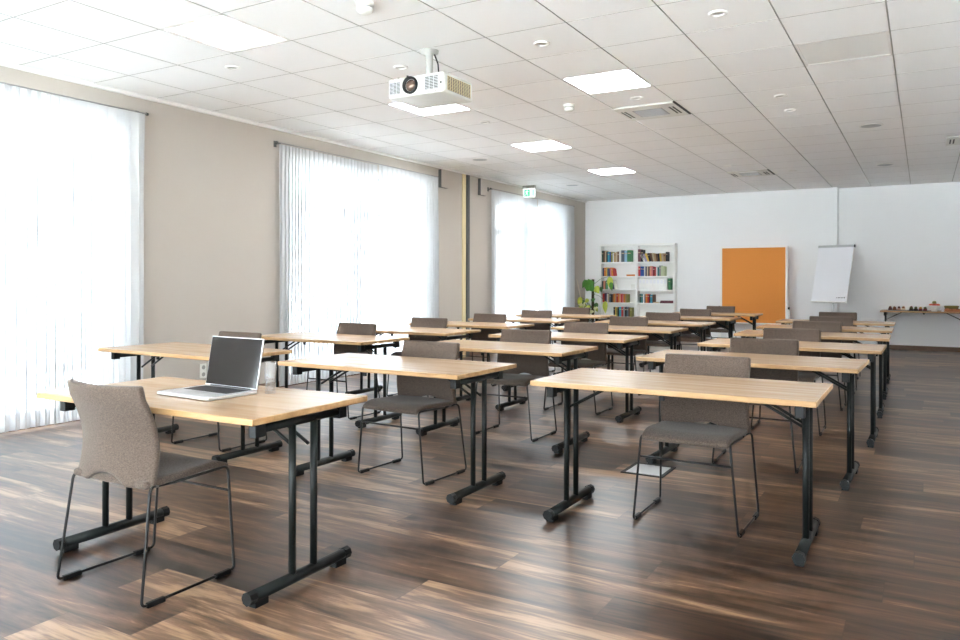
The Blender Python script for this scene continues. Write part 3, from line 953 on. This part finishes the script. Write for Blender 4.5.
PAL = {'dark green': (44, 74, 58), 'brown': (112, 78, 56), 'beige': (206, 184, 152), 'black': (34, 34, 38), 'turquoise': (70, 166, 190), 'blue': (44, 84, 160),
       'olive': (146, 142, 70), 'white': (234, 232, 226), 'tan': (186, 150, 110), 'slate grey': (92, 104, 116), 'light blue': (150, 190, 214), 'green': (72, 138, 92),
       'navy': (40, 52, 96), 'orange': (222, 134, 50), 'yellow': (230, 192, 84), 'pink': (214, 120, 124), 'red': (190, 52, 50), 'dark red': (120, 40, 44),
       'grey': (150, 150, 150), 'salmon': (228, 150, 124), 'teal': (60, 124, 124), 'lavender': (168, 160, 190), 'pale green': (196, 204, 164), 'burgundy': (110, 62, 70)}
BM = {}
def bookmat(c):
    if c not in BM: BM[c] = pbr('book_' + c.replace(' ', '_'), srgb(*PAL[c]), 0.6)
    return BM[c]
ROWN = ['top', 'second', 'third', 'fourth', 'fifth']
SIDE = ['left', 'right']
NTH = ['first', 'second', 'third', 'fourth', 'fifth', 'sixth', 'seventh', 'eighth', 'ninth', 'tenth', 'eleventh', 'twelfth', 'thirteenth', 'fourteenth', 'fifteenth', 'sixteenth', 'seventeenth', 'eighteenth', 'nineteenth', 'twentieth']
def book(x, z, w, h, d, col, lean, lab, grp, kind='book', block=True):
    """spine faces the room (-y); x is its left foot; lean in degrees to the left"""
    t = thing(kind, lab, kind, (x, BY0 + 0.022, z), 0, grp)
    if lean > 0: t.location.x += 0
    m4 = Matrix.Rotation(R(-lean), 4, 'Y') if lean <= 0 else Matrix.Translation((w * 0, 0, w * math.sin(R(lean)))) @ Matrix.Rotation(R(lean), 4, 'Y')
    if lean > 0: m4 = Matrix.Translation((0, 0, w * math.sin(R(lean)))) @ Matrix.Rotation(R(lean), 4, 'Y')
    elif lean < 0: m4 = Matrix.Rotation(R(lean), 4, 'Y')
    b = MB()
    e = min(0.003, w * 0.14)
    b.box((0, 0, 0), (w, e, h), mat=m4); b.box((0, 0, 0), (e, d, h), mat=m4); b.box((w - e, 0, 0), (w, d, h), mat=m4)
    b.build('cover', bookmat(col), t)
    b = MB(); b.box((e, e, 0.004), (w - e, d - 0.006, h - 0.004), mat=m4); b.build('pages', M['paper'], t)
    if w > 0.036 and col not in ('white', 'beige', 'pale green'):
        b = MB(); b.box((w * 0.12, -0.0008, h * 0.70), (w * 0.88, 0.0005, h * 0.78), mat=m4); b.build('title_band', bookmat('beige' if col not in ('beige', 'tan') else 'dark red'), t)
    return t
ROWS = {  # (unit, row): list of (colour, width, height, lean)
 (0, 0): [('dark green', .035, .25, 0), ('brown', .03, .245, 0), ('beige', .03, .25, 0), ('black', .028, .22, 0), ('turquoise', .04, .225, 0), ('blue', .03, .22, 0), ('olive', .035, .22, 0), ('white', .03, .20, 0),
          ('tan', .035, .205, 0), ('beige', .035, .22, 0), ('brown', .035, .225, 0), ('white', .045, .245, 0), ('slate grey', .07, .25, 0), ('light blue', .055, .24, 0), ('green', .085, .25, 0)],
 (0, 1): [('navy', .035, .18, 0), ('orange', .045, .185, 0), ('yellow', .03, .19, 0), ('slate grey', .035, .17, 0), ('navy', .035, .165, 0), ('pink', .035, .185, -4), ('orange', .04, .18, -6), ('red', .035, .165, -8)],
 (0, 2): [('dark green', .035, .18, 0), ('salmon', .035, .185, 0), ('brown', .03, .18, 0), ('green', .045, .2, 0), ('white', .06, .2, 0), ('beige', .055, .2, 0), ('navy', .045, .2, -8), ('white', .03, .2, -12)],
 (0, 3): [('red', .035, .19, 0), ('dark red', .03, .2, 0), ('navy', .035, .2, 0), ('white', .03, .19, 0), ('beige', .03, .19, 0), ('slate grey', .04, .18, 0), ('black', .025, .175, 0), ('brown', .035, .18, 0), ('orange', .035, .19, 0),
          ('tan', .035, .185, 0), ('red', .04, .195, 0), ('orange', .03, .185, 0), ('salmon', .035, .19, 0), ('red', .035, .185, 0), ('pink', .03, .18, 0), ('orange', .035, .185, 0), ('tan', .03, .18, 0), ('olive', .035, .18, 0)],
 (0, 4): [('black', .04, .2, 0), ('yellow', .03, .2, 0), ('olive', .03, .19, 0), ('black', .035, .2, 0), ('turquoise', .05, .205, 0), ('red', .05, .205, 0), ('grey', .035, .2, 0), ('black', .045, .205, 0), ('slate grey', .04, .2, 0), ('brown', .035, .195, 0), ('olive', .045, .195, 0)],
 (1, 0): [('burgundy', .055, .265, 0), ('black', .05, .255, 0), ('white', .035, .16, -28), ('lavender', .035, .17, -25), ('yellow', .03, .18, -22), ('black', .035, .18, -17), ('brown', .03, .18, -14), ('beige', .03, .18, -12), ('tan', .03, .17, -10), ('brown', .03, .165, -8), ('black', .03, .17, -7), ('yellow', .03, .17, -6), ('beige', .035, .17, -5), ('tan', .035, .165, -4), ('black', .035, .2, 0)],
 (1, 1): [('red', .05, .205, 0), ('blue', .045, .205, 0), ('blue', .04, .2, 0), ('white', .03, .195, 0), ('navy', .03, .205, 0), ('beige', .035, .205, 0), ('black', .03, .2, 0), ('salmon', .045, .21, 0), ('pink', .03, .2, 0), ('dark red', .04, .195, 0), ('red', .03, .19, 0), ('white', .035, .2, 0), ('teal', .035, .185, 0), ('grey', .04, .22, 0), ('pale green', .05, .21, 0), ('pale green', .04, .2, 0)],
 (1, 3): [('dark green', .04, .19, 0), ('teal', .045, .185, 0), ('white', .03, .19, 0), ('slate grey', .025, .185, 0), ('orange', .045, .19, 0), ('red', .04, .19, 0), ('black', .025, .175, 0), ('turquoise', .05, .18, 0), ('brown', .035, .18, 0)],
}
START = {(0, 0): .03, (0, 1): .05, (0, 2): .035, (0, 3): .05, (0, 4): .30, (1, 0): .028, (1, 1): .035, (1, 3): .06}
for (u, r), lst in ROWS.items():
    x = BX[u][0] + 0.026 + START[u, r] - 0.025
    end = BX[u][1] - 0.028
    scale = 1.04 if (u, r) == (0, 0) else (1.10 if (u, r) == (1, 0) else 0.91)
    for i, (c, w, h, ln) in enumerate(lst):
        w *= scale
        foot = w / max(0.2, math.cos(R(ln)))
        lab = '%s book, %s from the left on the %s shelf of the %s bookcase' % (c, NTH[i], ROWN[r], SIDE[u])
        book(x, SHZ[r], w, h, 0.145, c, ln, lab, 'books on the %s shelf of the %s bookcase' % (ROWN[r], SIDE[u]))
        x += foot + 0.0015
        if ln != 0 and i + 1 < len(lst):
            # leave room for the tops of less tilted neighbours
            x += 0.002 + max(0, (h * (math.sin(R(-ln)) - math.sin(R(-lst[i + 1][3])))) * 0.0)
# white binders on the third shelf of the right bookcase
x = BX[1][0] + 0.04
for i in range(8):
    t = thing('binder', 'white ring binder, %s from the left on the third shelf' % NTH[i], 'binder', (x, BY0 + 0.02, SHZ[2]), 0, 'white ring binders')
    b = MB(); b.box((0, 0, 0), (0.076, 0.155, 0.235), 0.003, 1); b.build('cover', M['white'], t)
    b = MB(); b.box((0.015, -0.0008, 0.13), (0.063, 0.0004, 0.205)); b.build('spine_label', M['paper'], t)
    x += 0.0775
book(x + 0.02, SHZ[2], .05, .235, .15, 'green', 0, 'green book standing at the right end of the white binders', 'books on the third shelf of the right bookcase')
# flat-lying things on the shelves
def flat_book(x, y, z, w, d, h, c, lab):
    t = thing('book', lab, 'book', (x, y, z), 0)
    b = MB(); b.box((0, 0, 0), (w, d, 0.003)); b.box((0, 0, h - 0.003), (w, d, h)); b.box((0, 0, 0), (w, 0.003, h)); b.build('cover', bookmat(c), t)
    b = MB(); b.box((0.003, 0.003, 0.003), (w - 0.003, d - 0.003, h - 0.003)); b.build('pages', M['paper'], t)
flat_book(-5.52, BY0 + 0.03, SHZ[1], .22, .14, .035, 'orange', 'orange book lying flat on the second shelf of the left bookcase')
flat_book(-5.42, BY0 + 0.03, SHZ[2], .14, .14, .11, 'white', 'stack-thick white book lying flat on the third shelf, left bookcase')
flat_book(-4.79, BY0 + 0.03, SHZ[3], .31, .145, .028, 'burgundy', 'lower burgundy book lying flat on the fourth shelf, right bookcase')
flat_book(-4.78, BY0 + 0.035, SHZ[3] + .0285, .29, .135, .025, 'burgundy', 'upper burgundy book lying flat on the fourth shelf, right bookcase')
flat_book(-4.93, BY0 + 0.02, SHZ[3], .12, .14, .022, 'beige', 'small beige book lying flat on the fourth shelf, right bookcase')

# ------------------------------------------------------------------ plant
t = thing('potted_plant', 'climbing potted plant with yellow-green leaves on a dark moss pole', 'plant', (-6.12, 15.2, 0))
b = MB(); b.lathe([(0, 0.0), (0.13, 0.0), (0.165, 0.30), (0.15, 0.30), (0.145, 0.27), (0, 0.27)]); b.build('pot', M['pot'], t)
b = MB(); b.lathe([(0, 0.272), (0.144, 0.272)]); b.build('soil', M['soil'], t)
b = MB(); b.tube([(0.02, 0, 0.26), (0.02, 0, 0.8), (0.02, 0, 1.30)], 0.03, n=10); b.build('moss_pole', M['moss'], t)
b = MB(); b.tube([(-0.2 + 0.1, 0, 0.26), (-0.24, 0, 0.72), (-0.27, 0, 0.95), (-0.35, 0, 1.30)], 0.009, n=6); b.build('support_stick', M['stick'], t)
def leaf(parent, base, tip, width, mat, roll=0.0, stem_from=None, lobed=False):
    base, tip = Vector(base), Vector(tip)
    d = tip - base; ln = d.length; d.normalize()
    side = d.cross(Vector((0, -1, 0.25)))
    if side.length < 0.1: side = d.cross(Vector((1, 0, 0)))
    side.normalize()
    side = Matrix.Rotation(roll, 3, d) @ side
    nrm = side.cross(d).normalized()
    prof = [0.0, 0.62, 0.95, 1.0, 0.88, 0.62, 0.3, 0.0]
    if lobed: prof = [0.0, 0.85, 0.72, 1.0, 0.78, 0.9, 0.5, 0.0]
    b = MB(); rows = []
    for i, p in enumerate(prof):
        v = i / (len(prof) - 1)
        c = base + d * ln * v - nrm * 0.12 * ln * v * v
        w = width / 2 * p
        back = -d * ln * 0.10 * p if i < 3 else Vector()
        if p == 0: rows.append([b.bm.verts.new(c)])
        else: rows.append([b.bm.verts.new(c - side * w + nrm * 0.15 * w + back), b.bm.verts.new(c), b.bm.verts.new(c + side * w + nrm * 0.15 * w + back)])
    for A, B_ in zip(rows, rows[1:]):
        if len(A) == 1: b.bm.faces.new((A[0], B_[1], B_[0])); b.bm.faces.new((A[0], B_[2], B_[1]))
        elif len(B_) == 1: b.bm.faces.new((A[0], A[1], B_[0])); b.bm.faces.new((A[1], A[2], B_[0]))
        else:
            b.bm.faces.new((A[0], A[1], B_[1], B_[0])); b.bm.faces.new((A[1], A[2], B_[2], B_[1]))
    for f in b.bm.faces: f.smooth = True
    o = b.build('leaf', mat, parent)
    o.modifiers.new('s', 'SOLIDIFY').thickness = 0.003
    if stem_from is not None:
        s0 = Vector(stem_from)
        m = (s0 + base) / 2 + Vector((0, -0.02, 0.04))
        b = MB(); b.tube([s0, m, base], 0.004, n=5); b.build('leaf_stalk', M['leaf_dk'], parent)
leaf(t, (0.03, -0.08, 1.28), (-0.09, -0.12, 1.05), 0.22, M['leaf'], 0, (0.02, -0.02, 1.1), lobed=True)
leaf(t, (0.0, -0.09, 1.2), (0.06, -0.13, 1.04), 0.15, M['leaf'], 0.2, (0.02, -0.02, 1.05), lobed=True)
leaf(t, (-0.08, -0.07, 1.28), (-0.2, -0.1, 1.12), 0.15, M['leaf'], 0.3, (0.0, -0.02, 1.05))
leaf(t, (0.11, -0.08, 1.15), (0.2, -0.12, 1.0), 0.15, M['leaf_y'], 0.2, (0.02, -0.02, 0.95))
leaf(t, (0.22, -0.05, 1.14), (0.24, -0.08, 1.02), 0.08, M['leaf_dk'], 0.2, (0.02, -0.02, 0.9))
leaf(t, (0.40, 0.0, 1.36), (0.43, -0.05, 1.08), 0.12, M['leaf_y'], -0.2, (0.05, 0, 1.2))
leaf(t, (0.43, -0.02, 1.24), (0.46, -0.06, 1.06), 0.09, M['leaf'], 0.2)
leaf(t, (0.32, -0.05, 0.84), (0.33, -0.1, 0.58), 0.11, M['leaf_y'], 0.0, (0.05, -0.02, 0.98))
rg = random.Random(4)
for i in range(26):
    a = rg.uniform(-0.28, 0.10); z = rg.uniform(0.58, 0.92)
    y = rg.uniform(-0.16, 0.05)
    dx, dz = rg.uniform(-0.09, 0.07), rg.uniform(-0.14, -0.05)
    leaf(t, (a, y, z), (a + dx, y - 0.05, z + dz), rg.uniform(0.07, 0.12), M[rg.choice(['leaf_y', 'leaf_c', 'leaf_c', 'leaf_dk', 'leaf_y'])], rg.uniform(-0.5, 0.5), (rg.uniform(-0.05, 0.05), 0, z - 0.2 if z > 0.6 else 0.35))

# ------------------------------------------------------------------ pinboard
t = thing('pinboard', 'orange pinboard with white frame standing before the far wall', 'pinboard', (-2.905, 15.64, 0))
b = MB(); b.box((-0.60, -0.014, 0.44), (0.60, 0.014, 1.925)); bd = b.build('board', M['cork'], t)
b = MB()
for s in (-1, 1):
    b.box((s * 0.613 - 0.016, -0.02, 0.42), (s * 0.613 + 0.016, 0.02, 1.95), 0.003)
b.box((-0.597, -0.02, 1.922), (0.597, 0.02, 1.95), 0.003); b.box((-0.597, -0.02, 0.42), (0.597, 0.02, 0.445), 0.003)
b.build('frame', M['white'], t)
for s in (-1, 1):
    b = MB(); b.box((s * 0.655 - 0.02, -0.02, 0.03), (s * 0.655 + 0.02, 0.02, 0.72), 0.004); b.box((s * 0.655 - 0.02, -0.14, 0), (s * 0.655 + 0.02, 0.14, 0.03), 0.004)
    lg = b.build('leg', M['white'], t)
    b = MB(); b.cyl((s * 0.655, 0, 0.72), (s * 0.655, 0, 0.765), 0.018, n=10); b.build('knob', M['cap'], lg)

# ------------------------------------------------------------------ flip chart
FYAW = R(-20)
t = thing('flip_chart', 'white flip chart easel with blank paper pad by the far wall corner', 'flip chart', (-1.485, 15.25, 0), FYAW)
lean = R(-16)
bw, bh = 0.655, 1.085
fm = Matrix.Translation((0, -0.06, 0.885)) @ Matrix.Rotation(lean, 4, 'X')
b = MB(); b.box((-bw / 2, 0, 0), (bw / 2, 0.016, bh), 0.004, mat=fm); bo = b.build('board', M['white'], t)
b = MB(); b.box((-bw / 2 + 0.006, -0.007, 0.012), (bw / 2 - 0.006, -0.001, bh - 0.035), mat=fm); pd = b.build('paper_pad', M['paper'], t)
b = MB()
for i, wdt in enumerate((0.012, 0.02, 0.014, 0.018, 0.012, 0.022)):
    x = bw / 2 - 0.19 + i * 0.026
    b.box((x, -0.0078, 0.075), (x + wdt, -0.0069, 0.092 if i != 5 else 0.098), mat=fm)
b.build('printed_mark', M['ink'], pd)
b = MB(); b.box((-bw / 2 - 0.005, -0.014, bh - 0.04), (bw / 2 + 0.005, 0.004, bh + 0.004), 0.003, mat=fm); cl = b.build('clamp_bar', M['alu'], t)
b = MB()
b.box((bw / 2 + 0.004, -0.018, bh - 0.042), (bw / 2 + 0.018, 0.02, bh + 0.006), 0.003, mat=fm); b.build('clamp_end', M['cap'], cl)
b = MB(); b.box((-bw / 2, -0.05, -0.012), (bw / 2, 0.016, 0.004), 0.003, mat=fm); b.build('pen_tray', M['white'], t)
b = MB(); b.cyl((0.012, 0.03, 0.28), (0.012, 0.13, 1.25), 0.022, n=14); b.build('pole', M['alu'], t)
for a in (R(90), R(210), R(330)):
    b = MB(); b.tube([(0.012, 0.03, 0.30), (0.012 + 0.30 * math.cos(a), 0.03 + 0.30 * math.sin(a), 0.14), (0.012 + 0.42 * math.cos(a), 0.03 + 0.42 * math.sin(a), 0.016)], 0.014); b.build('leg', M['white'], t)

# ------------------------------------------------------------------ buffet food
rg = random.Random(9)
BYc = 15.56
def platter(x0, x1, yc, d, mat, lab):
    o = MB(); o.box((x0, yc - d / 2, TZ), (x1, yc + d / 2, TZ + 0.012), 0.004)
    return tag(o.build('platter', mat), lab, 'platter')
platter(-0.575, -0.265, BYc, 0.26, pbr('grey_slate_tray', srgb(126, 120, 112), 0.5), 'grey flat platter of brown pastries at the left end of the buffet table')
platter(-0.245, 0.07, BYc, 0.26, pbr('dark_tray', srgb(48, 46, 38), 0.5), 'dark flat platter of canapes beside the fruit bowl')
PC = [pbr('pastry_brown', srgb(134, 84, 54), 0.7, noise=0.3), pbr('pastry_dark', srgb(84, 46, 38), 0.7, noise=0.3), pbr('pastry_pink', srgb(196, 144, 124), 0.7, noise=0.2), pbr('pastry_cream', srgb(222, 198, 164), 0.7)]
CC = [pbr('canape_dark', srgb(58, 44, 36), 0.7, noise=0.3), pbr('canape_gold', srgb(196, 150, 60), 0.6), pbr('canape_green', srgb(86, 92, 44), 0.7), pbr('canape_red', srgb(120, 44, 46), 0.6)]
def nib(name, mats, lab, grp, xs, n):
    for i in range(n):
        x = xs[0] + (xs[1] - xs[0]) * (i % (n // 2) + 0.5) / (n // 2)
        y = BYc + (-0.065 if i < n // 2 else 0.065)
        t = thing(name, lab, name, (x, y, TZ + 0.0125), rg.uniform(0, 3), grp)
        b = MB(); r = rg.uniform(0.029, 0.034)
        b.lathe([(0, 0), (r, 0), (r * 1.08, r * 0.5), (r * 0.8, r * 1.0), (0, r * 1.1)], n=12); b.build('base', rg.choice(mats), t)
        b = MB(); b.ball((0.003, 0, r * 1.35), r * 0.75, (1, 1, rg.uniform(0.7, 1.1)), sub=2, jit=0.3, rg=rg); b.build('topping', rg.choice(mats), t)
nib('pastry', PC, 'small brown and pink pastry on the grey platter', 'pastries on the grey platter', (-0.56, -0.28), 8)
nib('canape', CC, 'small dark canape on the dark platter', 'canapes on the dark platter', (-0.23, 0.055), 8)
t = thing('fruit_bowl', 'round white bowl full of red apples on the buffet table', 'bowl', (0.158, 15.52, TZ))
b = MB(); b.lathe([(0, 0.0), (0.042, 0.0), (0.045, 0.012), (0.075, 0.035), (0.104, 0.085), (0.108, 0.104), (0.102, 0.104), (0.097, 0.085), (0.068, 0.042), (0, 0.022)], n=32); b.build('bowl_body', M['white'], t)
FR = [pbr('apple_red', srgb(190, 62, 38), 0.35, noise=0.3, nscale=14), pbr('apple_orange', srgb(214, 96, 48), 0.35, noise=0.25, nscale=14), pbr('apple_green', srgb(126, 128, 60), 0.4, noise=0.2, nscale=14)]
for i, (dx, dy, dz, c, lab) in enumerate(((-0.052, -0.03, 0.104, 1, 'reddish orange apple at the left of the white bowl'), (0.0, -0.055, 0.108, 0, 'red apple at the front of the white bowl'), (0.055, -0.02, 0.104, 1, 'orange-red apple at the right of the white bowl'),
                                  (0.03, 0.05, 0.104, 0, 'red apple at the back right of the white bowl'), (-0.04, 0.045, 0.104, 0, 'red apple at the back left of the white bowl'), (0.0, -0.002, 0.152, 2, 'olive green apple topping the pile in the white bowl'))):
    t = thing('apple', lab, 'apple', (0.158 + dx, 15.52 + dy, TZ + dz - 0.03), 0, 'apples in the white bowl')
    b = MB(); b.lathe([(0, 0.008), (0.014, 0.0), (0.028, 0.012), (0.034, 0.033), (0.028, 0.052), (0.014, 0.059), (0, 0.053)], n=18); b.build('fruit', FR[c], t)
    b = MB(); b.cyl((0, 0, 0.052), (0.004, 0, 0.068), 0.0016, n=5); b.build('stem', M['trunk'], t)
o = MB()
p = [(0.262, 15.46, TZ + .001), (0.302, 15.46, TZ + .001), (0.282, 15.475, TZ + 0.052), (0.262, 15.50, TZ + .001), (0.302, 15.50, TZ + .001), (0.282, 15.485, TZ + 0.052)]
V = [o.bm.verts.new(q) for q in p]
for f in ((0, 1, 2), (4, 3, 5), (0, 2, 5, 3), (1, 4, 5, 2), (0, 3, 4, 1)): o.bm.faces.new([V[i] for i in f])
tag(o.build('place_card', M['paper']), 'small folded white card beside the fruit bowl', 'card')
t = thing('serving_tray', 'long wooden serving tray with orange snacks at the right of the buffet', 'tray', (0.50, 15.56, TZ))
b = MB(); b.box((-0.19, -0.13, 0), (0.19, 0.13, 0.012), 0.003)
for s in (-1, 1):
    b.box((-0.19, s * 0.125 - 0.006, 0.01), (0.19, s * 0.125 + 0.006, 0.045), 0.003); b.box((s * 0.184 - 0.006, -0.125, 0.01), (s * 0.184 + 0.006, 0.125, 0.045), 0.003)
b.build('tray_body', pbr('tray_orange_wood', srgb(166, 96, 44), 0.5, noise=0.2, nscale=20), t)
t2 = thing('snack_basket', 'low olive basket at the back of the wooden tray', 'basket', (0.42, 15.78, TZ))
b = MB(); b.lathe([(0, 0), (0.09, 0), (0.115, 0.095), (0.108, 0.095), (0.085, 0.01), (0, 0.01)], n=20); b.build('basket_body', pbr('olive_basket', srgb(130, 116, 52), 0.7, noise=0.2), t2)
for i in range(10):
    x = 0.50 + (-0.15 + 0.075 * (i % 5)); y = 15.56 + (-0.05 if i < 5 else 0.05)
    t = MB(); t.ball((x, y, TZ + 0.034), 0.024, (1.2, 1, 0.85), sub=2, jit=0.25, rg=rg)
    tag(t.build('snack', rg.choice([FR[1], PC[0], PC[1]])), 'orange-brown snack in the wooden serving tray', 'snack', 'snacks in the wooden tray')

# ------------------------------------------------------------------ light
w = bpy.data.worlds.new('overcast'); sc.world = w
w.use_nodes = True
nt = w.node_tree
for n in list(nt.nodes): nt.nodes.remove(n)
bg = N(nt, 'ShaderNodeBackground'); wo = N(nt, 'ShaderNodeOutputWorld')
bg.inputs[0].default_value = (0.89, 0.95, 1.0, 1)
bg.inputs[1].default_value = 1.45
L(nt, bg.outputs[0], wo.inputs[0])
sun = bpy.data.lights.new('sun', 'SUN'); sun.energy = 12.0; sun.angle = R(4); sun.color = (0.86, 0.95, 1.0)
so = bpy.data.objects.new('sun', sun); COL.objects.link(so); so.location = (10, 0, 20)
so.rotation_euler = Vector((-0.30, 0.12, -1.0)).to_track_quat('-Z', 'Y').to_euler()
def portal(x, y, z, sx, sy, rot):
    l = bpy.data.lights.new('sky_portal', 'AREA'); l.shape = 'RECTANGLE'; l.size = sx; l.size_y = sy
    l.cycles.is_portal = True
    o = bpy.data.objects.new('sky_portal', l); COL.objects.link(o); o.location = (x, y, z); o.rotation_euler = rot
for (a, c) in WIN:
    portal(XL - WT - 0.01, (a + c) / 2, (WZ0 + WZ1) / 2, WZ1 - WZ0, c - a, (0, R(-90), 0))
for (a, c) in FILL_WIN:
    portal((a + c) / 2, YB - WT - 0.01, 1.52, c - a, 2.45, (R(90), 0, 0))

# ------------------------------------------------------------------ camera
cam = bpy.data.cameras.new('camera')
co = bpy.data.objects.new('camera', cam); COL.objects.link(co)
cam.sensor_width = 36.0; cam.sensor_fit = 'HORIZONTAL'
cam.lens = 758.74 * 36 / 960
cam.shift_y = -(320 - 281.28) / 960
cam.clip_start = 0.05
co.location = (0, 0, 1.2528)
co.rotation_euler = (Matrix.Rotation(R(30.332), 4, 'Z') @ Matrix.Rotation(R(90), 4, 'X') @ Matrix.Rotation(R(0.1065), 4, 'Z')).to_euler()
sc.camera = co

sc.view_settings.view_transform = 'Standard'
sc.view_settings.look = 'None'
sc.view_settings.gamma = 1.0
sc.view_settings.use_curve_mapping = False
sc.view_settings.exposure = 3.34
cy = sc.cycles
cy.use_denoising = True
cy.max_bounces = 14; cy.diffuse_bounces = 8; cy.glossy_bounces = 5; cy.transmission_bounces = 10; cy.transparent_max_bounces = 24
cy.sample_clamp_indirect = 8.0
cy.caustics_reflective = False; cy.caustics_refractive = False
